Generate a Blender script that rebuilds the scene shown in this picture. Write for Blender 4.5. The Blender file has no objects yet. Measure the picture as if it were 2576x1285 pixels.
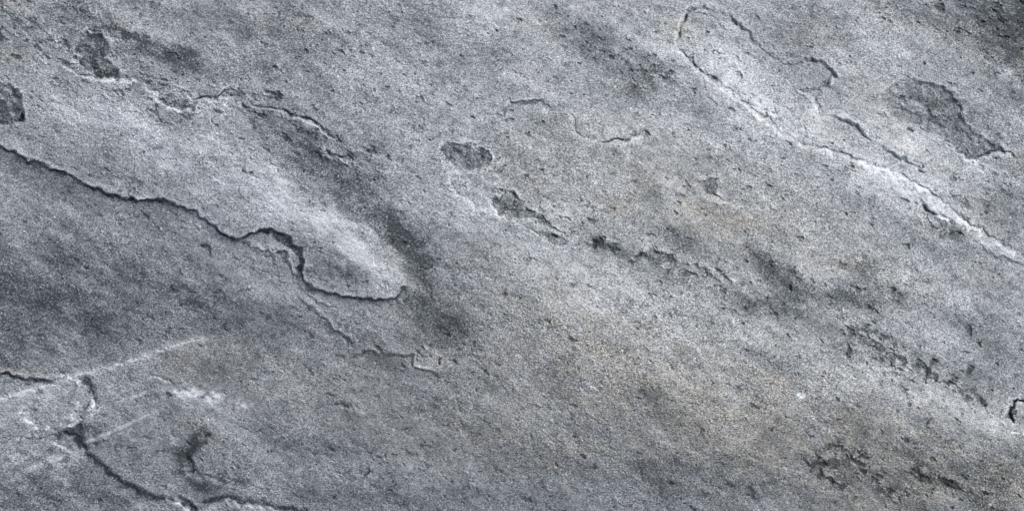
import bpy, math
import numpy as np

# ------------------------------------------------------------------ camera, sky, sun, exposure
# Plan units: the rock is laid out in millimetres, X to the right, Y towards the bottom of the photograph,
# over a patch 2576 x 1285 mm; world metres = (X-1288)/1000, (642.5-Y)/1000.
sc = bpy.context.scene
CAM_H = 2.45
cam = bpy.data.cameras.new('camera')
cam.sensor_width = 36.0
cam.lens = 36.0 * CAM_H / 2.576
cam.clip_start = 0.05
cam.clip_end = 1000.0
cam_o = bpy.data.objects.new('camera', cam)
sc.collection.objects.link(cam_o)
cam_o.location = (0, 0, CAM_H)
sc.camera = cam_o

SUN_EL = math.radians(33)
SUN_AZ = math.radians(48)          # measured from +Y (top of the photo) towards +X (right)
world = bpy.data.worlds.new('World')
sc.world = world
world.use_nodes = True
wn = world.node_tree
wn.nodes.clear()
sky = wn.nodes.new('ShaderNodeTexSky')
sky.sky_type = 'NISHITA'
sky.sun_disc = False
sky.sun_elevation = SUN_EL
sky.sun_rotation = SUN_AZ
sky.air_density = 0.8
sky.dust_density = 5.0
sky.ozone_density = 1.0
bg = wn.nodes.new('ShaderNodeBackground')
bg.inputs['Strength'].default_value = 0.15
wo = wn.nodes.new('ShaderNodeOutputWorld')
veil = wn.nodes.new('ShaderNodeHueSaturation')      # thin high cloud greys the sky
veil.inputs['Saturation'].default_value = 0.4
wn.links.new(sky.outputs[0], veil.inputs['Color'])
wn.links.new(veil.outputs[0], bg.inputs['Color'])
wn.links.new(bg.outputs[0], wo.inputs['Surface'])

sun = bpy.data.lights.new('sun', 'SUN')
sun.energy = 1.0
sun.angle = math.radians(45)
sun.color = (1.0, 0.98, 0.96)
sun_o = bpy.data.objects.new('sun', sun)
sc.collection.objects.link(sun_o)
d = (math.sin(SUN_AZ) * math.cos(SUN_EL), math.cos(SUN_AZ) * math.cos(SUN_EL), math.sin(SUN_EL))
from mathutils import Vector
sun_o.rotation_euler = Vector(d).to_track_quat('Z', 'Y').to_euler()
sun_o.location = (4, 4, 5)

sc.view_settings.view_transform = 'Standard'
sc.view_settings.look = 'None'
sc.view_settings.gamma = 1.0
sc.view_settings.exposure = 0.53

# ------------------------------------------------------------------ noise tiles
def tile(seed, n, spacing, beta=None, lam=None, bw=0.35, stretch=1.0, ang=0.0, lo=None, hi=None):
    """periodic noise tile; beta: power law, lam: band-pass wavelength (mm); stretch>1 elongates along ang"""
    rng = np.random.default_rng(seed)
    f = np.fft.fft2(rng.standard_normal((n, n)).astype(np.float32))
    k = np.fft.fftfreq(n, spacing)
    kx, ky = np.meshgrid(k, k)
    ca, sa = math.cos(ang), math.sin(ang)
    u = (kx * ca + ky * sa) * math.sqrt(stretch)
    v = (-kx * sa + ky * ca) / math.sqrt(stretch)
    r = np.sqrt(u * u + v * v) + 1e-9
    if lam is not None:
        m = np.exp(-(np.log(r * lam) ** 2) / (2 * bw * bw))
    else:
        m = r ** (-beta / 2.0)
        if lo is not None: m = m * (r > 1.0 / lo)          # longest wavelength
        if hi is not None: m = m * np.exp(-(r * hi) ** 2)  # shortest wavelength
    m[0, 0] = 0
    t = np.real(np.fft.ifft2(f * m)).astype(np.float32)
    t /= t.std()
    return (t, spacing)

def samp(tl, X, Y, ox=0.0, oy=0.0):
    t, s = tl
    n = t.shape[0]
    u = (X + ox) / s
    v = (Y + oy) / s
    iu = np.floor(u).astype(np.int32); iv = np.floor(v).astype(np.int32)
    fu = (u - iu).astype(np.float32); fv = (v - iv).astype(np.float32)
    iu %= n; iv %= n
    ju = (iu + 1) % n; jv = (iv + 1) % n
    return (t[iv, iu] * (1 - fu) + t[iv, ju] * fu) * (1 - fv) + (t[jv, iu] * (1 - fu) + t[jv, ju] * fu) * fv

def sstep(x):
    x = np.clip(x, 0, 1)
    return x * x * (3 - 2 * x)

# ------------------------------------------------------------------ plan grid
STEP = 1.75
def axis(lo, hi, outlo, outhi):
    core = np.arange(lo, hi + STEP, STEP)
    def grow(start, end, sgn):
        out = []; p = start; s = STEP
        while (p - end) * sgn < 0:
            s = min(s * 1.055, 60.0)
            p += sgn * s
            out.append(p)
        return out
    return np.array(grow(core[0], outlo, -1)[::-1] + list(core) + grow(core[-1], outhi, 1))

ax = axis(-60, 2636, -3600, 6200)
ay = axis(-50, 1335, -3600, 4900)
NX, NY = len(ax), len(ay)
X, Y = np.meshgrid(ax, ay)
X = X.astype(np.float32); Y = Y.astype(np.float32)
print('grid', NX, NY, NX * NY)
FOL = math.radians(30)        # direction of the foliation, running down to the right

T_warp = tile(1, 1024, 2.6, lam=42, bw=0.45)
T_warp2 = tile(2, 1024, 2.6, lam=11, bw=0.4)
wx = samp(T_warp, X, Y) * 2.4 + samp(T_warp2, X, Y, 300, 70) * .55
wy = samp(T_warp, X, Y, 777, 1333) * 2.4 + samp(T_warp2, X, Y, 1100, 900) * .55
XW = X + wx; YW = Y + wy

def window(pts, pad):
    xs = [p[0] for p in pts]; ys = [p[1] for p in pts]
    i0, i1 = np.searchsorted(ax, [min(xs) - pad, max(xs) + pad])
    j0, j1 = np.searchsorted(ay, [min(ys) - pad, max(ys) + pad])
    return slice(max(j0, 0), j1), slice(max(i0, 0), i1)

def polydist(xw, yw, pts):
    best = np.full(xw.shape, 1e9, np.float32)
    bcn = np.zeros(xw.shape, np.float32)
    bt = np.zeros(xw.shape, np.float32)
    L = 0.0
    for (x0, y0), (x1, y1) in zip(pts[:-1], pts[1:]):
        dx, dy = x1 - x0, y1 - y0
        l = math.hypot(dx, dy)
        if l < 1e-6: continue
        ux, uy = dx / l, dy / l
        rx = xw - x0; ry = yw - y0
        t = np.clip(rx * ux + ry * uy, 0, l)
        ex = rx - t * ux; ey = ry - t * uy
        dd = np.sqrt(ex * ex + ey * ey)
        cn = -(ux * ry - uy * rx)
        m = (dd < best - 1e-3) | ((np.abs(dd - best) <= 1e-3) & (np.abs(cn) > np.abs(bcn)))
        best = np.where(m, dd, best); bcn = np.where(m, cn, bcn); bt = np.where(m, L + t, bt)
        L += l
    return best * np.sign(bcn), bt, L

def inside(xw, yw, pts):
    r = np.zeros(xw.shape, bool)
    n = len(pts)
    for i in range(n):
        x0, y0 = pts[i]; x1, y1 = pts[(i + 1) % n]
        if y0 == y1: continue
        c = ((y0 > yw) != (y1 > yw)) & (xw < (x1 - x0) * (yw - y0) / (y1 - y0) + x0)
        r ^= c
    return r

Z = np.zeros((NY, NX), np.float32)          # height, mm
TONE = np.zeros((NY, NX), np.float32)       # mineral and damp staining, painted light and shade: + paler, - darker
WARM = np.zeros((NY, NX), np.float32)       # iron staining
PALE = np.zeros((NY, NX), np.float32)       # quartz / lime crust, plus a painted lit lip
ROUGH = np.ones((NY, NX), np.float32)       # local strength of the fine grain

def ledge(pts, h, hi=1, edge=5, decay=90, lo=0.0, lodecay=40, groove=0.0, gw=3.0, taper=(30, 30), gtaper=None, stain_shade=0.0, sw=6, vary=0.35, lit_lip=.07):
    """a broken edge of a rock layer: the side 'hi' (1 = left of travel) stands h mm proud and dies away over decay"""
    groove *= .75; gw *= .8; sw *= .7
    w = window(pts, 3.0 * max(decay, lodecay, 20))
    xw, yw = XW[w], YW[w]
    s, t, L = polydist(xw, yw, pts)
    s = s * hi
    a, b = taper
    fade = np.ones_like(t)
    if a: fade = fade * sstep(t / a)
    if b: fade = fade * sstep((L - t) / b)
    fade = fade * (1 + vary * samp(T_warp, t * 0.22 + pts[0][0], t * 0 + pts[0][1]))
    up = np.maximum(s, 0)
    z = h * sstep(up / edge) * np.exp(-np.maximum(up - edge, 0) / decay)
    dn = np.maximum(-s, 0)
    z = z - lo * np.exp(-dn / lodecay) * np.where(s < 0, 1, 1 - sstep(up / edge))
    g = np.exp(-((s + gw * 0.6) / gw) ** 2)
    z = z - groove * g
    wob = 1 + .45 * samp(T_warp, xw, yw, 333, 99)
    Z[w] += (z - groove * g * (wob - 1)) * fade
    if stain_shade: TONE[w] -= stain_shade * np.exp(-(np.abs(s + sw * .4) / sw) ** 2) * np.clip(fade, 0, 1)  # foot of the edge darkened, painting the shade below it
    TONE[w] += lit_lip * np.exp(-((s - 7) / 5.5) ** 2) * np.clip(fade, 0, 1)   # light on the arris, painted as a paler line

def crack(pts, depth=4, width=2.5, taper=12, stain_shade=0.0):
    stain_shade *= .6
    w = window(pts, 30)
    s, t, L = polydist(XW[w], YW[w], pts)
    f = sstep(t / taper) * sstep((L - t) / taper) * (1 + .35 * samp(T_warp2, t + pts[0][0], t * 0 + pts[0][1]))
    g = np.exp(-(s / width) ** 2) * f
    Z[w] -= depth * g
    if stain_shade: TONE[w] -= stain_shade * g

def gouge(pts, width, depth, stain_shade, taper=14, smooth=None):
    """a soft-shouldered, mottled hollow run"""
    w = window(pts, width * 4)
    s, t, L = polydist(XW[w], YW[w], pts)
    f = sstep((t + taper * .3) / taper) * sstep((L - t + taper * .3) / taper)
    ww = width * np.clip(1 + (.4 if smooth is None else .12) * samp(T_warp, XW[w], YW[w], 640, 210), .4, 2)
    g = np.exp(-(np.abs(s) / ww) ** 2.6) * f
    Z[w] -= depth * g
    TONE[w] -= stain_shade * g * np.clip(1 + .25 * samp(T_warp2, X[w], Y[w], 90, 90), .4, 1.6)
    if smooth is not None: ROUGH[w] = ROUGH[w] * (1 - g * (1 - smooth))

HOLLOWS = []
def hollow(pts, depth, edge=5, stain_shade=0.1, lip=0.0, rough=1.3, part=True, label=None, tilt=(0, 0)):
    """a chip broken out of the face; tilt deepens the floor towards a side (dx, dy)"""
    stain_shade *= .8; depth *= .7
    w = window(pts, 50)
    xw, yw = XW[w], YW[w]
    ins = inside(xw, yw, pts)
    s, t, L = polydist(xw, yw, pts + [pts[0]])
    sd = np.where(ins, np.abs(s), -np.abs(s))
    cx = np.mean([p[0] for p in pts]); cy = np.mean([p[1] for p in pts])
    rx = max(20, np.std([p[0] for p in pts]) * 1.6); ry = max(20, np.std([p[1] for p in pts]) * 1.6)
    k = 1 + tilt[0] * (xw - cx) / rx + tilt[1] * (yw - cy) / ry
    k = np.clip(k * (1 + .35 * samp(T_warp, xw, yw, 210, 610)), 0.0, 2.2)
    sd = sd + samp(T_warp2, xw, yw, 50, 820) * .6
    inner = sstep((sd - 9 - 7 * samp(T_warp, xw, yw, 900, 20)) / 4) * .3 + .8
    k = k * inner
    Z[w] -= depth * k * sstep(sd / edge)
    Z[w] += lip * np.exp(-((sd + 4) / 6) ** 2)
    TONE[w] -= stain_shade * sstep(sd / (edge * 1.3)) * np.clip(.55 + .45 * k + .15 * samp(T_warp2, xw * .6, yw * .6, 20, 500), .3, 1.4)
    if part: TONE[w] += .06 * np.exp(-((sd + 5) / 4.5) ** 2) * np.clip(1 + .5 * samp(T_warp, xw, yw, 444, 10), 0, 2)   # rim painted brighter, like a lit lip
    ROUGH[w] = np.where(ins, rough, ROUGH[w])
    if part: HOLLOWS.append((pts, label))

def blob(field, x, y, rx, ry, ang, amp):
    pad = max(rx, ry) * 2.6
    w = window([(x, y)], pad)
    a = math.radians(ang); ca, sa = math.cos(a), math.sin(a)
    dx = XB[w] - x; dy = YB[w] - y
    u = (dx * ca + dy * sa) / rx; v = (-dx * sa + dy * ca) / ry
    field[w] += amp * np.exp(-(u * u + v * v))

def streak(field, pts, width, amp, taper=40):
    w = window(pts, width * 3)
    s, t, L = polydist(XB[w], YB[w], pts)
    field[w] += amp * np.exp(-(s / width) ** 2) * sstep((t + taper * .3) / taper) * sstep((L - t + taper * .3) / taper)

# domain warp for soft stains, larger
T_bw = tile(5, 1024, 5.2, beta=3.2, lo=260, hi=9, stretch=2.2, ang=FOL)
XB = X + samp(T_bw, X, Y) * 9
YB = Y + samp(T_bw, X, Y, 1900, 700) * 9

# ------------------------------------------------------------------ broad form of the rock
# a gently domed back that rolls off to the lower left, foliation swells running down to the right
Xm = (X - 1288) / 1288.0; Ym = (Y - 642) / 642.0
XC = np.clip(X, -900, 3500); YC = np.clip(Y, -700, 2000)
def bump(x, y, rx, ry, ang, h):
    a = math.radians(ang); ca, sa = math.cos(a), math.sin(a)
    dx = X - x; dy = Y - y
    u = (dx * ca + dy * sa) / rx; v = (-dx * sa + dy * ca) / ry
    global Z
    Z = Z + (h * np.exp(-(u * u + v * v))).astype(np.float32)
bump(1480, 820, 1650, 700, 28, 215)
bump(420, 640, 520, 110, 27, -9)
bump(120, 830, 300, 160, 20, -14)
bump(820, 560, 330, 75, 32, 7)
bump(430, 330, 330, 70, 26, 5)
bump(1080, 700, 260, 60, 52, -6)
bump(1480, 740, 330, 110, 35, 5)
bump(2010, 760, 260, 60, 18, -12)
bump(2480, 130, 260, 160, 20, -16)
bump(1250, 1240, 700, 120, 4, -8)
bump(500, 1150, 160, 90, 30, 8)
bump(2380, 380, 160, 60, 30, -8)
bump(2200, 1010, 300, 70, 16, 6)
Z -= (.00014 * np.clip(Y - 780, 0, 900) ** 2 * np.clip((X - 300) / 1500, 0, 1)).astype(np.float32)
T_big = tile(7, 1024, 8.0, beta=4.0, lo=900, hi=30, stretch=2.8, ang=FOL)
T_med = tile(8, 1024, 5.2, beta=3.4, lo=170, hi=12, stretch=2.0, ang=FOL)
Z += samp(T_big, X, Y, 100, 60) * 1.6
Z += samp(T_med, X, Y, 10, 800) * 0.35
far = sstep((np.maximum(np.abs(X - 1288) - 1500, np.abs(Y - 642) - 900)) / 2000)
Z -= far * 260 + far * samp(T_big, X, Y, 500, 60) * 20

# ------------------------------------------------------------------ broken layer edges (plan mm)
L1 = [(-700,60),(-300,255),(-60,355),(0,372),(23,377),(67,402),(100,413),(133,425),(143,428),(180,441),(200,458),(247,478),(287,490),
      (333,503),(353,500),(377,503),(403,500),(430,506),(447,518),(470,526),(487,530),(513,551),(547,571),(573,596),(600,601),
      (620,598),(628,588),(661,575),(684,578),(724,595),(744,615),(761,628),(761,661),(754,685),(762,705),(777,720),(811,731),
      (844,743),(877,745),(911,750),(944,753),(977,755),(991,753),(997,738),(1011,725),(1031,718)]
ledge(L1, 8, hi=1, edge=3, decay=130, lo=3, lodecay=30, groove=4, gw=3.0, taper=(0, 25), stain_shade=.13, sw=7)
# flakes under the ledge
crack([(470,526),(480,545),(493,568),(503,585)], 4, 2.2)
crack([(333,503),(337,530),(340,556),(336,577)], 3, 2.2)
hollow([(506,616),(520,610),(534,622),(534,648),(524,640),(508,632)], 4, 4, .12, part=False)
hollow([(661,577),(700,583),(735,605),(757,628),(757,690),(745,676),(752,650),(735,632),(716,620),(697,606),(672,590)], 7, 4, .14, part=False)  # wide shadow strip of the ledge, cut in and darkened
hollow([(694,636),(706,628),(716,630),(724,655),(738,682),(732,684),(716,662),(702,648)], 6, 3, .16, part=False)
ledge([(600,604),(640,620),(694,636),(716,632),(730,668),(740,700),(760,730),(800,760),(850,775)], 4, hi=1, edge=3, decay=22, groove=1.5, gw=2.5)
ledge([(740,740),(800,790),(844,835),(871,848),(900,866)], 4.5, hi=1, edge=5, decay=45, groove=2, gw=2.4, vary=.6)

L2 = [(-500,-20),(-60,150),(60,158),(120,152),(157,160),(200,187),(233,193),(250,200),(277,202),(302,200),(330,200),(347,213),(370,218),(387,230),(403,252),
      (423,265),(447,273),(470,273),(484,272),(486,262),(496,250),(513,245),(535,246),(547,250),(556,240),(567,243),(597,257),(610,267),(643,268),
      (664,270),(700,276),(761,297),(794,310),(811,327),(844,347),(870,366)]
ledge(L2[3:], 7, hi=-1, edge=8, decay=60, lo=5, lodecay=45, groove=3.5, gw=3, taper=(90, 60), stain_shade=.08)
ledge([(553,248),(553,240),(562,228),(580,222),(600,224)], 4, hi=1, edge=4, decay=18, groove=2, gw=2.5, taper=(8, 10))
ledge([(761,297),(794,310),(811,330),(836,345)], 3, hi=-1, edge=5, decay=20, groove=4, gw=4, stain_shade=.15, taper=(8, 10))
ledge([(821,367),(818,378),(836,392),(854,395),(880,396)], 4, hi=-1, edge=5, decay=25, groove=3, gw=3, stain_shade=.1, taper=(8, 10))
ledge([(870,366),(930,380),(980,400),(1030,420)], 3, hi=-1, edge=8, decay=40, groove=2, gw=3, vary=.8)

hollow([(187,117),(200,97),(220,78),(247,83),(273,103),(277,127),(267,147),(300,173),(302,200),(250,200),(233,187),(200,167),(190,140)], 5, 6, .15,
       label='dark rounded chip with a deeper pit, upper left of the face')
hollow([(247,123),(273,110),(275,133),(263,153),(245,143)], 5, 4, .14, part=False)
hollow([(238,190),(260,178),(298,176),(302,200),(250,201)], 3, 4, .12, part=False)
hollow([(338,205),(350,190),(375,200),(385,215),(405,235),(440,238),(470,252),(478,268),(447,272),(420,262),(400,246),(385,226),(368,215),(347,211)], 4, 4, .09, part=False)
hollow([(-60,175),(0,207),(20,213),(43,223),(53,240),(57,260),(63,283),(65,300),(50,310),(40,310),(20,320),(-60,320)], 13, 5, .12, tilt=(.5, 0),
       label='deep dark hollow cut off by the left border')
hollow([(1121,355),(1144,360),(1174,358),(1194,370),(1224,373),(1236,392),(1232,413),(1205,428),(1180,432),(1140,424),(1120,408),(1106,382)], 6, 5, .14, tilt=(0, -.3),
       label='dark oval chip near the middle of the face')
ledge([(1190,437),(1215,438),(1250,430),(1275,420)], 3, hi=-1, edge=4, decay=20, groove=3, gw=3, stain_shade=.12, taper=(10, 10))
hollow([(1285,475),(1308,493),(1325,518),(1355,535),(1383,551),(1387,569),(1431,590),(1436,601),(1388,577),(1365,569),(1338,551),(1305,552),(1270,546),(1246,532),(1232,514),(1234,500),(1262,494)], 6, 4, .14, tilt=(0, -.25),
       label='long dark jagged scar running down to the right')
hollow([(1348,578),(1388,584),(1430,603),(1438,610),(1418,618),(1395,613),(1365,593)], 5, 4, .16, part=False)
ledge([(1235,500),(1240,525),(1262,545),(1300,560),(1350,585),(1390,612)], 3, hi=-1, edge=4, decay=15, groove=1.5, gw=3, stain_shade=.06)
ledge([(1140,430),(1132,460),(1145,485),(1180,500),(1200,520)], 4, hi=-1, edge=5, decay=30, groove=1, gw=3)
hollow([(1745,448),(1771,452),(1805,441),(1806,462),(1798,483),(1821,503),(1788,496),(1768,478)], 5, 6, .10, tilt=(.2, .2),
       label='dark three-cornered chip right of the middle')
ledge([(1800,490),(1821,505),(1860,512),(1900,516),(1935,520),(1945,505)], 4, hi=-1, edge=6, decay=26, groove=.8, gw=3)
hollow([(1491,600),(1505,592),(1520,596),(1522,612),(1548,622),(1545,634),(1520,630),(1505,618),(1495,632),(1488,628)], 6, 4, .2, part=False)
hollow([(1588,645),(1612,634),(1641,622),(1688,636),(1706,650),(1698,669),(1660,662),(1638,663),(1610,655)], 5, 5, .17, tilt=(0, -.3),
       label='small dark flat chip below the middle')
ledge([(1708,668),(1735,664),(1765,670),(1790,690),(1806,700)], 3, hi=1, edge=4, decay=20, groove=3, gw=2.6, stain_shade=.1)
ledge([(1806,700),(1825,696),(1842,706),(1838,720),(1825,722)], 3, hi=1, edge=4, decay=12, groove=3, gw=2.6, stain_shade=.1)
ledge([(1265,295),(1268,275),(1285,262),(1320,258),(1350,254),(1380,250)], 5, hi=1, edge=5, decay=35, groove=3.5, gw=4, stain_shade=.13, taper=(8, 30))
ledge([(1421,273),(1431,287),(1445,303),(1447,330),(1470,348),(1505,355),(1548,355),(1581,350),(1598,341),(1618,328),(1640,312)], 5, hi=-1, edge=5, decay=30, groove=2.4, gw=2.6, stain_shade=.05, vary=.6)
ledge([(1505,355),(1548,355),(1581,350),(1598,341),(1618,328)], 0.5, hi=-1, edge=5, decay=30, groove=3, gw=2.6, stain_shade=.12, vary=.3)

L3 = [(1701,113),(1708,83),(1718,50),(1731,33),(1755,17),(1771,15),(1795,30),(1831,40),(1851,53),(1878,80),(1905,113),(1928,137),(1958,150),
      (1978,165),(2001,163),(2021,153),(2041,150),(2064,157),(2091,177),(2099,193),(2081,207),(2061,230),(2054,260),(2064,287),(2104,300),
      (2131,303),(2164,327),(2198,357),(2218,370),(2245,388),(2274,403),(2304,423),(2340,450)]
ledge(L3, 3.2, hi=1, edge=8, decay=45, lo=2, lodecay=30, groove=3.2, gw=3, taper=(8, 60), stain_shade=.07, sw=5, vary=.6)
L4 = [(1701,113),(1711,127),(1738,153),(1761,180),(1805,207),(1838,233),(1881,263),(1898,280),(1915,293),(1931,298),(1954,320),(1988,347),
      (2034,367),(2078,373),(2098,383),(2124,387),(2141,398),(2164,400),(2184,412),(2224,420),(2248,430),(2278,448),(2314,468),(2350,490),(2385,515),
      (2420,550),(2460,575),(2500,600),(2540,622),(2576,640),(2700,720),(2900,850)]
ledge(L4, 3.6, hi=-1, edge=12, decay=110, lo=2.5, lodecay=30, groove=3.0, gw=3.0, taper=(25, 0), stain_shade=.12, sw=6, lit_lip=.02)
# back edge of the pale ridge in its lower run
ledge([(2290,480),(2330,520),(2370,545),(2395,560),(2440,590),(2470,620),(2500,645),(2576,668),(2700,740)], 1.4, hi=1, edge=8, decay=40, groove=1.4, gw=5, lit_lip=.03, taper=(60, 0), stain_shade=.04, vary=.5)
hollow([(2318,512),(2340,520),(2360,540),(2392,560),(2430,590),(2440,606),(2400,590),(2365,570),(2340,545),(2315,525)], 6, 5, .12, part=False)
hollow([(2384,487),(2408,487),(2426,497),(2447,517),(2441,527),(2421,526),(2398,509)], 4, 4, .07, part=False)
crack([(1740,42),(1765,32),(1800,50),(1815,62)], 2, 2.5, 8, .06)
crack([(1836,46),(1846,60),(1856,62)], 4, 4, 4, .2)

hollow([(2214,253),(2218,233),(2241,217),(2264,200),(2281,192),(2304,200),(2338,207),(2364,217),(2391,230),(2411,253),(2421,277),(2424,300),(2450,330),(2500,360),
        (2540,385),(2491,386),(2454,401),(2431,394),(2408,378),(2374,351),(2331,338),(2291,314),(2251,311),(2244,293),(2220,273)], 5, 6, .045, lip=1.4,
       label='broad grey shallow scar with a rounded upper rim, upper right')
ledge([(2374,350),(2408,377),(2431,393),(2454,401),(2491,384),(2518,377),(2551,397)], 2, hi=-1, edge=6, decay=30, groove=2.5, gw=3, stain_shade=.18, taper=(10, 10))
ledge([(2054,230),(2052,262),(2066,290)], 3, hi=-1, edge=6, decay=20, groove=1, gw=3)

# lower right
hollow([(2224,884),(2251,886),(2278,899),(2287,914),(2279,927),(2266,925),(2270,908),(2250,900),(2238,924),(2231,922),(2236,902)], 5, 4, .16,
       label='small black pit with a hooked outline, lower right')
for c, wd in [([(2300,908),(2318,914),(2331,924),(2338,943),(2350,952),(2372,962)], 4.5), ([(2360,905),(2345,914),(2331,924)], 3.2), ([(2331,930),(2326,950),(2328,968)], 4),
              ([(2402,941),(2394,959),(2376,970)], 4), ([(2401,976),(2403,994)], 3), ([(2448,922),(2440,932),(2434,940)], 4), ([(2410,986),(2431,980),(2451,993),(2464,1009),(2480,1020)], 5.5),
              ([(2425,1000),(2440,1004)], 6), ([(2140,850),(2142,832),(2165,825),(2184,836),(2206,842)], 6), ([(2182,838),(2188,856),(2210,874),(2226,884)], 5), ([(2210,842),(2240,850),(2246,876)], 4),
              ([(2140,858),(2134,880),(2138,896)], 4), ([(2160,850),(2176,856)], 8), ([(2433,820),(2442,842),(2440,852)], 4), ([(2462,864),(2470,872)], 4),
              ([(2060,1150),(2068,1130),(2090,1117),(2118,1123)], 8), ([(2116,1124),(2138,1140),(2158,1160),(2174,1170)], 6.5), ([(2026,1170),(2044,1166),(2066,1163),(2086,1168)], 7.5),
              ([(2066,1160),(2062,1185),(2072,1200)], 7), ([(2074,1200),(2092,1214),(2132,1222)], 4.5), ([(2090,1170),(2112,1182)], 5), ([(2150,1150),(2190,1150)], 3),
              ([(2206,1228),(2222,1234),(2238,1240),(2244,1224)], 7), ([(2256,1250),(2272,1256)], 6), ([(2298,1178),(2314,1192),(2338,1210)], 6), ([(2372,1212),(2396,1216),(2420,1230)], 4),
              ([(2262,1098),(2276,1106),(2288,1100)], 4), ([(2328,1058),(2336,1066)], 5)]:
    gouge(c, wd * 1.3, 3.0, .17, 8)
hollow([(2640,990),(2574,1001),(2548,1006),(2541,1023),(2531,1043),(2538,1056),(2551,1068),(2640,1090)], 4, 4, .03, part=False)
hollow([(2640,985),(2574,1001),(2548,1005),(2540,1023),(2530,1043),(2537,1057),(2549,1069),(2553,1055),(2548,1040),(2552,1018),(2575,1008),(2640,1003)], 13, 4, .22,
       label='black curved gap beside a rounded knob at the right border')
hollow([(2062,1145),(2071,1126),(2091,1115),(2118,1122),(2138,1139),(2172,1168),(2150,1160),(2125,1142),(2100,1135),(2080,1150)], 3.5, 6, .05, tilt=(0, -.3),
       label='arched dark chip near the lower right corner')

# centre bottom flakes
L5 = [(884,889),(905,896),(921,878),(944,889),(975,891),(1004,893),(1037,888),(1041,916),(1061,929),(1084,936),(1117,941),(1131,929),(1130,915)]
ledge(L5, 4, hi=1, edge=3.5, decay=40, groove=2.6, gw=2.6, taper=(10, 10), stain_shade=.1)
crack([(1112,898),(1107,906),(1106,918)], 6, 3, 4, .25)
crack([(921,1129),(926,1138),(938,1141)], 3, 2.2, 4, .14)
crack([(932,1172),(926,1186),(912,1197)], 4, 2.4, 4, .18)
crack([(966,1138),(968,1152)], 3, 2, 4, .14)
ledge([(1040,690),(1060,678),(1090,672),(1120,676)], 2, hi=-1, edge=4, decay=15, groove=2, gw=2.2, stain_shade=.08)

# lower left: blocks parted by joints
C1 = [(-700,900),(-60,935),(0,941),(20,939),(43,946),(77,954),(117,959),(143,958),(170,950)]
ledge(C1, 6, hi=1, edge=6, decay=30, lo=1, lodecay=20, groove=6, gw=3.2, taper=(0, 15), stain_shade=.15, sw=7)
C2 = [(186,952),(205,958),(222,968),(231,989),(238,1012),(244,1030)]
ledge(C2, 7, hi=-1, edge=10, decay=50, lo=3, lodecay=16, groove=2, gw=6, taper=(14, 10))
gouge([(200,958),(224,970),(235,992),(240,1018)], 12, 2.5, .17, smooth=.4)
C3 = [(140,1090),(165,1090),(187,1096),(207,1123),(233,1153),(267,1183),(300,1209),(333,1226),(367,1243),(400,1251),(450,1256),(477,1266),(490,1283),(520,1330),(640,1500)]
ledge(C3, 5, hi=1, edge=10, decay=50, lo=3, lodecay=30, groove=1, gw=5, taper=(16, 0), vary=.2)
gouge([(140,1092),(172,1090),(200,1106),(218,1132),(240,1158),(272,1186),(302,1211),(335,1229),(369,1246),(402,1254),(452,1259),(478,1269),(492,1290)], 9, 3.2, .2, smooth=.2)
gouge([(178,1082),(196,1078),(206,1100)], 16, 2.5, .17, smooth=.2)
hollow([(150,1090),(175,1074),(200,1056),(215,1048),(208,1075),(205,1105),(212,1128),(190,1104)], 8, 9, .05, rough=.4, part=False)
C4 = [(505,1290),(510,1271),(540,1264),(567,1256),(587,1264),(620,1269),(644,1269),(677,1277),(710,1284),(760,1296),(900,1320)]
ledge(C4, 6, hi=-1, edge=8, decay=50, lo=6, lodecay=24, groove=2, gw=5, taper=(10, 60), vary=.2)
gouge([(508,1264),(540,1257),(568,1248),(590,1256),(622,1261),(646,1262),(680,1270),(712,1277),(780,1290)], 8, 4, .15, smooth=.35)
V4 = [(-400,1230),(0,1119),(37,1109),(90,1089),(140,1076),(167,1063),(200,1049),(247,1029)]
ledge(V4, 4, hi=1, edge=9, decay=30, groove=1.8, gw=2.4, taper=(0, 14))
crack([(37,1108),(70,1098),(92,1086),(115,1076)], 3.5, 2, 8, .12)
crack([(90,1108),(120,1098),(145,1093)], 3.5, 2, 8, .14)
hollow([(187,1040),(196,1024),(214,1012),(226,1010),(224,1024),(216,1040),(198,1048)], 5, 4, .06, part=False)
streak(PALE, [(163,1062),(180,1040),(196,1016)], 4, .5, 8)
streak(PALE, [(226,1011),(231,1020),(220,1030),(222,1046)], 2.6, .9, 5)
streak(PALE, [(222,1044),(240,1032),(250,1028)], 2, .5, 5)
gouge([(528,1092),(505,1108),(482,1126),(470,1145),(474,1168),(496,1190)], 13, 5, .06, smooth=.5)
hollow([(530,1087),(507,1101),(484,1117),(462,1140),(466,1165),(480,1184),(500,1200),(545,1212),(590,1218),(545,1200),(505,1186),(485,1168),(482,1145),(497,1130),(520,1118),(540,1100)], 6, 9, .13, tilt=(-.3, 0),
       label='soft dark crescent-shaped dent, lower left')
ledge([(365,935),(400,945),(425,958),(445,970)], 2.5, hi=-1, edge=8, decay=20, groove=1.5, gw=6, stain_shade=.10)

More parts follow.
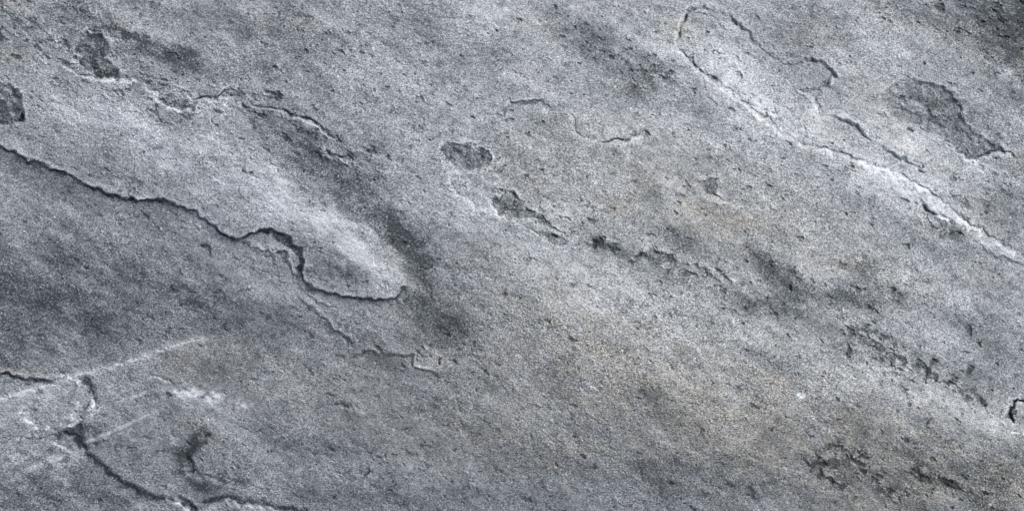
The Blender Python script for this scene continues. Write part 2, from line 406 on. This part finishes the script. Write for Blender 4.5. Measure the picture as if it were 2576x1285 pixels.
# straight pale veins (thin quartz lines)
V1 = [(-300,1080),(0,999),(133,959),(200,939),(300,913),(367,893),(413,874),(467,856),(520,848),(560,842)]
ledge(V1, 2.6, hi=-1, edge=7, decay=40, taper=(0, 120), vary=.2)
def vein(pts, w, a):
    wdw = window(pts, 40); a *= 1.0
    s, t, L = polydist(X[wdw] + wx[wdw] * .4, Y[wdw] + wy[wdw] * .4, pts)
    PALE[wdw] += a * np.exp(-(s / w) ** 2) * sstep((t + 5) / 40) * sstep((L - t + 5) / 60) * np.clip(.8 + .35 * samp(T_warp, X[wdw], Y[wdw], 50, 50), 0, 1.5)
vein(V1, 7, .27)
for P_, a_, d_ in ((V1, .075, 60), (V4, .05, 40)):          # paler, cleaner rock on the near side of the straight joints
    w = window(P_, 200)
    s_, t_, L_ = polydist(X[w] + wx[w] * .4, Y[w] + wy[w] * .4, P_)
    TONE[w] += a_ * sstep(-s_ / 3) * np.exp(-np.abs(s_) / d_) * sstep((L_ - t_) / 80)
vein([(277,1013),(333,999),(370,985),(407,973)], 4.5, .45)
vein([(207,1116),(283,1083),(333,1063),(367,1046),(427,1016)], 4, .48)
vein([(0,1119),(90,1087),(167,1062),(210,1042)], 3.5, .35)
vein([(10,1209),(67,1183),(133,1153),(167,1139)], 9, .34)
crack([(277,1015),(310,1005),(333,1001)], 2.5, 1.6, 8, .1)
crack([(310,1128),(325,1124),(345,1126)], 3, 2, 4, .16)

# ------------------------------------------------------------------ stains, and broad light and shade painted as tone
# dark damp / mineral streaks, with shaded areas painted in
streak(TONE, [(150,-20),(233,37),(290,72),(333,100),(383,122),(450,147),(520,180)], 20, -.19, 90)
streak(TONE, [(300,82),(333,102),(365,118)], 12, -.14, 10)
streak(TONE, [(1780,185),(1850,250),(1980,345),(2130,400),(2280,455),(2400,560),(2576,660)], 46, .06, 120)  # slope of the long ridge facing the light, painted paler
streak(TONE, [(690,290),(780,385),(860,455),(950,560),(1040,650),(1075,740),(1120,830),(1240,930)], 54, -.14, 240)
streak(TONE, [(532,1085),(505,1102),(478,1120),(460,1143),(466,1170),(496,1199),(540,1209),(610,1222)], 17, -.17, 20)
streak(TONE, [(500,1112),(474,1135),(466,1165)], 13, -.12, 10)
streak(TONE, [(970,560),(1010,600),(1060,650)], 26, -.12)
streak(TONE, [(1020,780),(1090,840),(1130,870)], 36, -.02)
streak(TONE, [(1370,20),(1470,85),(1560,150),(1700,190),(1780,230)], 46, -.075)
streak(TONE, [(1560,190),(1610,215),(1690,190)], 20, -.10)
blob(TONE, 1640, 60, 60, 30, 20, -.06)
blob(TONE, 2500, 60, 190, 100, 20, -.13)
blob(TONE, 2570, 60, 60, 140, 0, -.12)
blob(TONE, 2060, 90, 80, 50, 30, -.06)
blob(TONE, 2400, 290, 130, 60, 30, -.05)
blob(TONE, 2500, 520, 90, 60, 40, -.07)
blob(TONE, 2560, 650, 60, 24, 38, -.06)
blob(TONE, 2390, 580, 90, 24, 38, -.13)
blob(TONE, 1640, 470, 90, 36, 30, -.08)
blob(TONE, 1710, 610, 80, 26, 30, -.08)
blob(TONE, 1560, 640, 160, 24, 24, -.06)
blob(TONE, 1730, 690, 130, 30, 24, -.06)
streak(TONE, [(1860,610),(1960,690),(2050,745),(2180,750),(2290,758)], 26, -.13)
blob(TONE, 1960, 760, 90, 36, 10, -.11)
blob(TONE, 2180, 680, 70, 22, 20, -.08)
blob(TONE, 700, 170, 200, 60, 35, -.06)
blob(TONE, 760, 60, 90, 40, 30, -.05)
blob(TONE, 930, 380, 90, 28, 25, -.08)
blob(TONE, 905, 385, 40, 14, 20, -.10)
blob(TONE, 880, 690, 70, 20, 12, -.13)
blob(TONE, 20, 760, 240, 120, 15, -.115)  # darker left side: broad light falloff painted into the tone
blob(TONE, 10, 900, 120, 40, 10, -.08)
blob(TONE, 380, 700, 320, 46, 25, -.06)
blob(TONE, 100, 440, 160, 30, 24, -.04)
blob(TONE, 620, 780, 240, 40, 20, -.05)
blob(TONE, 300, 1250, 220, 60, 0, -.07)
blob(TONE, 480, 1140, 60, 50, 0, -.07)
blob(TONE, 220, 1090, 60, 30, 0, -.05)
blob(TONE, 840, 1130, 70, 24, 20, -.08)
blob(TONE, 900, 1240, 300, 30, 4, -.06)
blob(TONE, 1600, 1200, 240, 60, 8, -.05)
blob(TONE, 2120, 1180, 70, 36, 30, -.06)
blob(TONE, 2400, 1220, 160, 30, 15, -.06)
blob(TONE, 1850, 1150, 60, 26, 10, -.08)
blob(TONE, 2300, 1130, 160, 30, 20, -.03)
# paler patches
blob(TONE, 360, 300, 60, 18, 26, .13)
blob(TONE, 570, 380, 110, 40, 30, .06)
blob(TONE, 710, 480, 90, 34, 32, .11)
blob(TONE, 850, 585, 130, 32, 28, .08)
streak(TONE, [(120,240),(400,370),(650,475),(860,590),(990,690)], 44, .06, 160)
blob(TONE, 960, 680, 90, 36, 25, .09)
blob(TONE, 980, 735, 50, 16, 10, .08)
blob(TONE, 1210, 530, 46, 24, 20, .16)
blob(TONE, 1240, 40, 140, 60, 30, .08)
blob(TONE, 1450, 730, 190, 70, 30, .08)
blob(TONE, 1480, 880, 260, 70, 14, .04)
blob(TONE, 1660, 120, 60, 30, 20, .07)
blob(TONE, 1830, 180, 120, 50, 34, .09)
blob(TONE, 2010, 300, 190, 60, 34, .08)
blob(TONE, 2200, 140, 120, 60, 20, .05)
blob(TONE, 2230, 440, 120, 24, 30, .08)
blob(TONE, 1340, 180, 120, 50, 30, .03)
blob(TONE, 2260, 980, 160, 26, 18, .10)
blob(TONE, 2480, 1060, 90, 30, 12, .08)
blob(TONE, 1870, 840, 60, 20, 20, .10)
blob(TONE, 1750, 960, 120, 24, 14, .05)
blob(TONE, 1660, 1090, 70, 20, 20, .06)
blob(TONE, 500, 1000, 90, 22, 12, .10)
blob(TONE, 620, 1060, 60, 20, 30, .05)
blob(TONE, 1080, 905, 60, 22, 10, .12)
streak(TONE, [(2290,455),(2350,500),(2420,560),(2490,615),(2576,650)], 32, .06)  # lower run of the ridge brightened as if lit
streak(TONE, [(1740,165),(1800,215),(1850,250),(1900,288),(1980,350)], 7, .03)
# lime-white crusts, and one lit lip painted pale
T_pl = tile(11, 1024, 2.6, beta=1.6, lo=60, hi=5, stretch=1.8, ang=.1)
crust = np.clip(samp(T_pl, X, Y) * .55 + .45, 0, 1.6)
C = np.zeros_like(TONE)
XB0, YB0 = XB, YB
XB = X + (XB - X) * .4; YB = Y + (YB - Y) * .4
blob(C, 505, 1000, 50, 12, 12, 1.0); blob(C, 470, 988, 36, 8, 0, .7); blob(C, 610, 1016, 14, 9, 60, 1.1); blob(C, 545, 990, 22, 8, 10, .7)
streak(C, [(48,1034),(68,1052),(95,1074)], 6, .9, 10)
blob(C, 55, 1150, 50, 18, -20, .4); blob(C, 160, 1165, 30, 16, 20, .45); blob(C, 150, 1120, 40, 8, 30, .45)
streak(C, [(408,1258),(440,1262),(462,1272),(474,1286)], 8, .9, 8)
blob(C, 1205, 535, 40, 18, 20, .35); blob(C, 2000, 960, 0.1, .1, 0, 0)
streak(C, [(2352,533),(2372,545),(2390,556)], 4.5, .9, 6)
streak(C, [(2545,1084),(2600,1087)], 3, .7, 6)
blob(C, 350, 300, 50, 12, 28, .35); blob(C, 2015, 995, 10, 8, 0, .9)
streak(C, [(236,193),(290,203),(330,200),(350,215),(380,226)], 4, .45, 10)  # light caught by the upper-left ledge lip, painted pale
PALE += C * crust * 1.7  # lime crusts and the painted lit lip, both mottled
XB, YB = XB0, YB0
# iron staining
for a in [(0,130,60,26,10,.5),(40,20,60,20,10,.35),(20,932,70,10,5,.8),(90,945,40,8,10,.6),(480,880,90,26,-18,.34),(520,950,60,26,0,.26),(500,1080,60,24,30,.22),(700,960,60,20,10,.16),
          (1330,460,90,36,20,.3),(1420,560,60,20,20,.16),(1540,520,40,18,0,.34),(1850,545,90,26,10,.42),(1640,430,70,30,20,.18),(1700,560,60,20,20,.22),(1710,60,36,22,20,.6),(1600,210,30,12,20,.5),
          (1380,60,60,24,20,.2),(1440,800,160,60,20,.22),(1520,930,170,50,10,.22),(1240,1110,130,30,12,.3),(1380,1150,90,40,20,.22),(1740,1030,50,60,-30,.5),(1770,1080,60,20,30,.4),(1860,1110,60,24,30,.4),(1920,1040,36,40,20,.4),
          (2150,665,70,24,20,.45),(2100,690,60,20,20,.2),(2270,700,70,16,10,.2),(2255,735,36,10,10,.7),(2330,560,30,14,30,.3),(2500,700,60,16,10,.3),(2250,50,60,30,20,.3),(2480,100,120,50,20,.28),(2572,130,10,34,0,1.4),
          (2310,1205,50,22,20,.5),(2250,1150,60,30,30,.18),(2480,1230,200,60,0,.35),(2200,1260,120,30,0,.3),(2090,330,90,40,40,.16),(2190,230,60,40,30,.16),(2270,350,90,20,30,.2),(2050,90,60,30,20,.22),(2180,1040,90,40,20,.14),
          (1250,640,60,20,30,.16),(680,620,40,14,20,.2),(750,60,60,20,30,.2),(660,60,50,26,30,.2),(2480,540,50,40,30,.3),(2560,400,30,12,30,.3),(300,70,30,16,30,.3)]:
    blob(WARM, *a)
WARM *= 1.25
for a in [(1288,1000,900,190,4,.35),(2150,1180,600,130,6,.5),(1750,520,420,120,20,.3),(1480,860,520,170,16,0.37),(1800,560,330,90,22,0.34),(1950,1060,500,150,14,0.41),(1150,1130,360,110,8,0.24),(2400,1210,300,90,10,0.34),(520,940,160,60,0,0.20)]:
    blob(WARM, *a)
WARM *= np.clip(.9 + .22 * samp(T_med, X, Y, 50, 10), 0.3, 1.6)

for a in [(70,1180,260,110,0,-.09),(330,1000,220,60,-20,-.04),(1280,120,300,70,20,-.05),(980,60,220,60,20,-.03),(600,60,200,60,20,-.05),(60,120,140,70,20,-.04),
          (2150,860,420,50,18,-.035),(2450,800,160,90,10,-.035),(1800,1180,500,80,6,-.03),(2450,1180,260,110,6,-.06),(2560,900,120,200,0,-.03),(890,640,150,40,28,.05),(960,700,70,30,15,.07),(650,700,160,30,25,.04),(1700,60,200,60,20,.03),
          (2250,330,160,50,30,.05),(2095,1152,44,22,20,-.09),(2120,1135,40,14,30,-.06),(2240,890,60,26,35,-.05),(1300,1130,420,110,6,.035),(300,230,200,60,20,.03),(440,400,420,60,26,.07),(420,930,190,44,-22,.05),(110,1030,110,40,-20,.04),(300,770,420,100,18,-.06),(2450,1180,200,80,6,-.02)]:
    blob(TONE, *a)  # broad brightness falloff painted into the tone, plus small patches
T_mo = tile(26, 1024, 2.6, beta=2.6, lo=150, hi=9, stretch=1.9, ang=FOL)
TONE *= np.clip(1 + .28 * samp(T_mo, X, Y, 30, 40), .15, 2.2)
# finer natural staining everywhere, following the foliation, and larger scale drifts outside the photograph's patch too
T_st = tile(21, 1024, 5.2, beta=2.4, lo=240, hi=10, stretch=2.8, ang=FOL)
T_st2 = tile(22, 2048, 2.6, beta=1.6, lo=50, hi=5, stretch=1.4, ang=math.radians(20))
# the stains are made of clustered dark grains, not washes
T_sp = tile(24, 2048, 1.4, lam=9, bw=.6, stretch=1.2, ang=.3)
TONE *= 1.3
TONE += np.minimum(TONE, 0) * np.clip(samp(T_sp, X, Y) * .42, -.9, 2.0)
T_wash = tile(25, 1024, 5.2, beta=3.0, lo=520, hi=26, stretch=2.4, ang=math.radians(27))
T_cl = tile(23, 1024, 2.6, beta=2.2, lo=60, hi=7, stretch=1.35, ang=math.radians(20))
cl = samp(T_cl, X, Y, 77, 1200); cm = np.clip(samp(T_st, X, Y, 1500, 3000) * .5 + .7, .1, 1.6)
TONE += samp(T_st, X, Y) * .030 + samp(T_wash, X, Y) * .015 + samp(T_st2, X, Y) * .016
TONE -= np.clip(cl - .7, 0, 1.6) * .055 * cm
TONE += np.clip(-cl - .9, 0, 1.5) * .05 * cm
Z -= np.clip(cl - .7, 0, 1.6) * .9 * cm

# ------------------------------------------------------------------ pits, lumps and grain
T_g1 = tile(31, 2048, 1.4, lam=7.5, bw=0.35, stretch=1.3, ang=math.radians(15))
T_g2 = tile(32, 2048, 1.4, lam=14, bw=0.4, stretch=1.3, ang=math.radians(25))
T_g3 = tile(33, 2048, 2.6, lam=34, bw=0.45, stretch=1.6, ang=FOL)
g1 = samp(T_g1, X, Y); g2 = samp(T_g2, X, Y, 400, 30)
# dark seams winding between the mineral grains, denser in places
seam = sstep((.42 - np.abs(g1)) / .42) * .6 + sstep((.28 - np.abs(g2)) / .28) * .5
TONE -= (seam - .33) * .085 * np.clip(.8 + .45 * samp(T_st, X, Y, 3300, 200) + .2 * sstep((X - 600) / 900), .2, 1.8)
g3 = samp(T_g3, X, Y)
amp = samp(T_big, X, Y, 900, 400)
ROUGH = ROUGH * np.clip(.75 + .35 * samp(T_big, X, Y, 2500, 900), .3, 1.3)
coarse = ROUGH * (0.85 + .15 * amp)
core = 1 - sstep((np.maximum(np.abs(X - 1288) - 1340, np.abs(Y - 642) - 690)) / 500)
# worm-like grains: rounded tops, thin dark seams between
worm = 1.1 - np.abs(g1) * 1.0
Z += (-worm * .42 + g1 * .12) * coarse * core
Z += (g2 * .2) * coarse * core
Z += g3 * .22 + np.abs(samp(T_g3, X, Y, 900, 1300)) * -0.15
pit = np.clip(samp(T_g3, X, Y, 1500, 200) * .5 + g2 * .6 - 1.45, 0, 1.2)
pm = np.clip(samp(T_st, X, Y, 700, 900) * .6 + .35, 0, 1)
Z -= pit * 5 * pm * core
TONE -= pit * .07 * pm
# small broken flake steps: terraces of a foliated noise
T_fl = tile(41, 2048, 2.6, beta=3.0, lo=140, hi=6, stretch=1.8, ang=FOL)
fl = samp(T_fl, X, Y, 90, 400) * 1.7
q = np.floor(fl); fr = fl - q
Z += ((q + sstep((fr - .5) / .10 + .5)) - fl) * 1.1 * np.clip(samp(T_big, X, Y, 2000, 2500) * .5 + .45, 0, 1)

FL = np.zeros_like(TONE)
for a in [(120,130,200,80,25,1.15),(420,230,130,55,25,1.2),(60,60,120,60,10,.9),(620,240,120,30,25,.8),(300,80,120,50,25,.7),(760,320,150,40,30,1.0),(930,390,110,34,20,1.0),(620,610,120,50,30,.8),(330,540,110,40,15,.5),
          (720,690,60,60,40,.9),(880,850,90,24,25,1.0),(1050,905,110,34,12,1.3),(1500,110,160,50,25,.9),(1650,190,110,36,20,.9),(1380,570,90,40,35,1.0),(1540,620,80,30,20,1.2),
          (1680,650,110,30,22,1.2),(1800,710,90,30,30,1.0),(1920,790,90,30,20,.8),(2190,860,90,34,35,1.3),(2260,910,60,26,30,1.2),(2350,945,70,26,20,1.1),(2440,990,80,26,30,1.1),
          (2090,1160,90,50,25,1.0),(2240,1230,90,30,20,1.0),(2330,1200,70,26,30,1.0),(2450,1220,80,24,20,.9),(2360,560,110,26,38,1.0),(2430,330,110,60,40,.6),(2540,480,70,60,30,.7),
          (1290,270,60,24,0,.9),(1150,470,50,40,30,.6),(2200,740,120,20,8,.7),(1780,460,60,30,30,.5),(2480,60,120,80,20,.5),(930,170,240,80,20,.5),(1870,1160,80,30,20,.5),(930,1180,80,40,20,.6),
          (200,1040,50,30,-30,.8),(1100,1230,300,40,5,.4),(2060,180,60,40,30,.6)]:
    blob(FL, *a)
for pts, lab in HOLLOWS:
    w = window(pts, 10)
    FL[w] = np.where(inside(XW[w], YW[w], pts), 0, FL[w])
T_ch = tile(43, 2048, 2.0, beta=2.9, lo=75, hi=5, stretch=1.7, ang=math.radians(24))
ch = samp(T_ch, X, Y, 600, 1500)
th = 2.3 - 1.25 * np.clip(FL + .06 + .12 * samp(T_big, X, Y, 4000, 100), 0, 1.3)
cm2 = sstep((ch - th) / .22)
Z -= cm2 * (1.5 + np.clip(ch - th, 0, 1.5) * 2.5)
TONE -= cm2 * (.055 + .045 * np.clip(ch - th, 0, 1.2))
ch2 = samp(T_ch, X, Y, 2600, 300)
cm3 = sstep((ch2 - th - .1) / .25)
Z += cm3 * 2.0
TONE += cm3 * .03
# patchy brightness painted along the lit rim of the long ridge
lit_rim = np.zeros_like(TONE)
streak(lit_rim, [(1740,165),(1800,215),(1850,250),(1900,288),(1980,350),(2090,385),(2200,425),(2290,458),(2350,505),(2420,560),(2490,615),(2576,655),(2640,690)], 16, 1.0, 60)
TONE += lit_rim * np.clip(.0 + .08 * samp(T_cl, X, Y, 1700, 100), -.02, .11)

# ------------------------------------------------------------------ place vertices
H = Z / 1000.0
H -= 0.15
# plan position keeps the photographed outline for the photographed distance: spread by true height
k = (CAM_H - np.clip(H, -.3, .3)) / CAM_H
PX = (X - 1288) / 1000.0 * k
PY = (642.5 - Y) / 1000.0 * k

# ------------------------------------------------------------------ regions: which stone, which part
xc = (XW[:-1, :-1] + XW[1:, 1:]) / 2; yc = (YW[:-1, :-1] + YW[1:, 1:]) / 2
REG = np.zeros((NY - 1, NX - 1), np.int16)
regs = {}
def region(code, pts):
    REG[inside(xc, yc, pts)] = code
region(1, L1 + [(1050,660),(1000,590),(930,520),(870,450)] + L2[::-1] + [(-900,-60),(-1200,0)])
region(2, L3[:-1] + [(2310,462)] + L4[1:23][::-1])
for i, (pts, lab) in enumerate(HOLLOWS):
    region(10 + i, pts)
B1 = C1[:-1] + [(160,954)] + C2[:-1] + [(215,1045),(200,1053),(167,1066),(140,1083),(90,1092),(37,1112),(0,1122),(-400,1233),(-900,1370),(-1000,900)]
B2 = [(-900,1373),(-400,1236),(0,1124),(37,1114),(90,1094),(140,1088)] + C3 + [(900,2100),(700,3400),(-1500,3200)]
B3 = [(520,1330),(500,1295)] + C4 + [(1300,1400),(2100,1900),(1800,3300),(900,3000),(900,2100),(640,1500)]
region(100, B1); region(101, B2); region(102, B3)

# ------------------------------------------------------------------ material
def stone_material():
    m = bpy.data.materials.new('weathered_gneiss')
    m.use_nodes = True
    nt = m.node_tree; N = nt.nodes; L = nt.links
    N.clear()
    out = N.new('ShaderNodeOutputMaterial'); bs = N.new('ShaderNodeBsdfPrincipled')
    L.new(bs.outputs[0], out.inputs['Surface'])
    tc = N.new('ShaderNodeTexCoord')
    mp = N.new('ShaderNodeMapping'); mp.inputs['Rotation'].default_value = (0, 0, math.radians(22)); mp.inputs['Scale'].default_value = (0.8, 1.15, 1)
    L.new(tc.outputs['Object'], mp.inputs['Vector'])
    def noise(scale, detail, rough=.6, dist=0.0, src=mp):
        n = N.new('ShaderNodeTexNoise'); n.inputs['Scale'].default_value = scale; n.inputs['Detail'].default_value = detail
        n.inputs['Roughness'].default_value = rough; n.inputs['Distortion'].default_value = dist
        L.new(src.outputs[0], n.inputs['Vector']); return n
    def math_(op, a, b, c=None):
        n = N.new('ShaderNodeMath'); n.operation = op
        for i, v in enumerate((a, b, c)):
            if v is None: continue
            if isinstance(v, (int, float)): n.inputs[i].default_value = v
            else: L.new(v, n.inputs[i])
        return n.outputs[0]
    def attr(name):
        a = N.new('ShaderNodeAttribute'); a.attribute_name = name; return a.outputs['Fac']
    n1 = noise(290, 3, .75, .8)       # mineral grains
    n2 = noise(55, 3, .6, .4)
    n3 = noise(9, 5, .6, .3)
    tn = math_('MINIMUM', math_('MAXIMUM', math_('MULTIPLY_ADD', attr('tone'), 3.4, 2.05), .9), 2.3)
    n5 = noise(4.5, 3, .6, .2)
    tn = math_('MULTIPLY', tn, math_('MULTIPLY_ADD', n5.outputs['Fac'], 1.5, .42))
    s = math_('MULTIPLY_ADD', math_('SUBTRACT', n1.outputs['Fac'], .5), tn, 0.40)
    s = math_('MULTIPLY_ADD', math_('SUBTRACT', n2.outputs['Fac'], .5), 0.30, s)
    s = math_('MULTIPLY_ADD', math_('SUBTRACT', n3.outputs['Fac'], .5), 0.22, s)
    s = math_('MULTIPLY_ADD', attr('tone'), 1.45, s)
    ramp = N.new('ShaderNodeValToRGB'); e = ramp.color_ramp.elements
    e[0].position = 0.0; e[0].color = (.034, .043, .050, 1)
    e[1].position = 1.0; e[1].color = (.58, .62, .67, 1)
    a = e.new(.22); a.color = (.104, .121, .139, 1)
    a = e.new(.42); a.color = (.222, .243, .266, 1)
    a = e.new(.65); a.color = (.365, .392, .422, 1)
    L.new(s, ramp.inputs[0])
    # iron
    mixw = N.new('ShaderNodeMix'); mixw.data_type = 'RGBA'; mixw.blend_type = 'MULTIPLY'
    n4 = noise(38, 4, .6)
    wf = math_('MULTIPLY', attr('warm'), math_('MULTIPLY_ADD', n4.outputs['Fac'], .8, .6))
    wc = N.new('ShaderNodeClamp'); L.new(wf, wc.inputs[0])
    L.new(wc.outputs[0], mixw.inputs['Factor'])
    L.new(ramp.outputs[0], mixw.inputs['A']); mixw.inputs['B'].default_value = (1.0, .92, .82, 1)
    # pale crust and painted lit lip
    mixp = N.new('ShaderNodeMix'); mixp.data_type = 'RGBA'
    pf = math_('MULTIPLY', attr('pale'), math_('MULTIPLY_ADD', n1.outputs['Fac'], 2.2, -.25))
    pc = N.new('ShaderNodeClamp'); L.new(pf, pc.inputs[0])
    L.new(pc.outputs[0], mixp.inputs['Factor'])
    L.new(mixw.outputs['Result'], mixp.inputs['A']); mixp.inputs['B'].default_value = (.68, .71, .75, 1)
    L.new(mixp.outputs['Result'], bs.inputs['Base Color'])
    bs.inputs['Roughness'].default_value = .82
    bs.inputs['Specular IOR Level'].default_value = .35
    # fine bump
    nb = noise(380, 3, .7, .5)
    b1 = N.new('ShaderNodeBump'); b1.inputs['Strength'].default_value = .6; b1.inputs['Distance'].default_value = .0022
    L.new(nb.outputs['Fac'], b1.inputs['Height'])
    L.new(b1.outputs[0], bs.inputs['Normal'])
    return m
STONE = stone_material()

# ------------------------------------------------------------------ meshes
VX = np.stack([PX, PY, H], -1).reshape(-1, 3).astype(np.float32)
ATTR = {'tone': TONE.reshape(-1), 'warm': WARM.reshape(-1), 'pale': np.clip(PALE, 0, 1.5).reshape(-1)}
jj, ii = np.meshgrid(np.arange(NY - 1), np.arange(NX - 1), indexing='ij')
v00 = (jj * NX + ii)
QUAD = np.stack([v00 + NX, v00 + NX + 1, v00 + 1, v00], -1)      # counter-clockwise seen from above

def cut(mask, name, parent=None, skirt=None, inset=0.0):
    """one stone (or part) cut out of the rock surface; skirt: depth (m) of its broken sides"""
    q = QUAD[mask]
    used, inv = np.unique(q.reshape(-1), return_inverse=True)
    q = inv.reshape(-1, 4)
    co = VX[used]
    at = {k: v[used] for k, v in ATTR.items()}
    n = len(used)
    if skirt:
        e = np.concatenate([q[:, [0, 1]], q[:, [1, 2]], q[:, [2, 3]], q[:, [3, 0]]])
        key = e[:, 0].astype(np.int64) * n + e[:, 1]
        rkey = e[:, 1].astype(np.int64) * n + e[:, 0]
        be = e[~np.isin(key, rkey)]
        bv, binv = np.unique(be.reshape(-1), return_inverse=True)
        lows = co[bv].copy(); c = co.mean(0)
        dv = lows[:, :2] - c[:2]; dl = np.linalg.norm(dv, axis=1, keepdims=True) + 1e-6
        lows[:, :2] -= dv / dl * inset
        lows[:, 2] = -skirt
        co = np.concatenate([co, lows])
        bi = binv.reshape(-1, 2) + n
        sq = np.stack([be[:, 1], be[:, 0], bi[:, 0], bi[:, 1]], -1)
        q = np.concatenate([q, sq])
        at = {k: np.concatenate([v, v[bv]]) for k, v in at.items()}
    me = bpy.data.meshes.new(name)
    me.vertices.add(len(co)); me.vertices.foreach_set('co', co.astype(np.float32).reshape(-1))
    me.loops.add(q.size); me.loops.foreach_set('vertex_index', q.reshape(-1).astype(np.int32))
    me.polygons.add(len(q)); me.polygons.foreach_set('loop_start', np.arange(0, q.size, 4, dtype=np.int32))
    me.update(calc_edges=True)
    for k_, v in at.items():
        a = me.attributes.new(k_, 'FLOAT', 'POINT'); a.data.foreach_set('value', v.astype(np.float32))
    me.materials.append(STONE)
    me.shade_flat()
    o = bpy.data.objects.new(name, me)
    sc.collection.objects.link(o)
    if parent: o.parent = parent
    return o

def tag(o, label=None, cat=None, kind=None):
    if label: o['label'] = label
    if cat: o['category'] = cat
    if kind: o['kind'] = kind

main = bpy.data.objects.new('rock', None); sc.collection.objects.link(main)
tag(main, 'large weathered grey rock slab with layered broken edges, filling nearly the whole view', 'rock')
cut(REG == 0, 'rock_face', main, skirt=.75)
p = cut(REG == 1, 'raised_layer', main); tag(p, 'raised pale grey layer ending in a rounded tongue above a shadowed edge')
p = cut(REG == 2, 'sunken_layer', main); tag(p, 'lighter sunken strip between two thin broken edges, upper right')
for i, (pts, lab) in enumerate(HOLLOWS):
    p = cut(REG == 10 + i, 'chipped_hollow', main)
    tag(p, lab)
b = cut(REG == 100, 'rock_block', skirt=.5, inset=.03)
tag(b, 'small rock wedge at the left border between two cracks, chipped white tip', 'rock')
b = cut(REG == 101, 'rock_block', skirt=.6, inset=.03)
tag(b, 'dark bluish rock in the bottom left corner below the curved crack', 'rock')
b = cut(REG == 102, 'rock_block', skirt=.6, inset=.03)
tag(b, 'pale narrow rock sliver at the bottom border right of the curved crack', 'rock')

# ------------------------------------------------------------------ ground round the outcrop
gm = bpy.data.materials.new('gravelly_soil'); gm.use_nodes = True
nt = gm.node_tree; bs = nt.nodes['Principled BSDF']; bs.inputs['Roughness'].default_value = .95
tc = nt.nodes.new('ShaderNodeTexCoord'); nz = nt.nodes.new('ShaderNodeTexNoise'); nz.inputs['Scale'].default_value = 9; nz.inputs['Detail'].default_value = 10; nz.inputs['Roughness'].default_value = .7
cr = nt.nodes.new('ShaderNodeValToRGB'); cr.color_ramp.elements[0].position = .35; cr.color_ramp.elements[0].color = (.07, .065, .055, 1)
cr.color_ramp.elements[1].position = .68; cr.color_ramp.elements[1].color = (.26, .25, .23, 1)
bp = nt.nodes.new('ShaderNodeBump'); bp.inputs['Strength'].default_value = .7; bp.inputs['Distance'].default_value = .03
nt.links.new(tc.outputs['Object'], nz.inputs['Vector']); nt.links.new(nz.outputs['Fac'], cr.inputs[0]); nt.links.new(cr.outputs[0], bs.inputs['Base Color'])
nt.links.new(nz.outputs['Fac'], bp.inputs['Height']); nt.links.new(bp.outputs[0], bs.inputs['Normal'])
gme = bpy.data.meshes.new('ground')
S = 300
gme.from_pydata([(-S, -S, -.6), (S, -S, -.6), (S, S, -.6), (-S, S, -.6)], [], [(0, 1, 2, 3)])
gme.materials.append(gm)
g = bpy.data.objects.new('ground', gme); sc.collection.objects.link(g); tag(g, kind='structure')
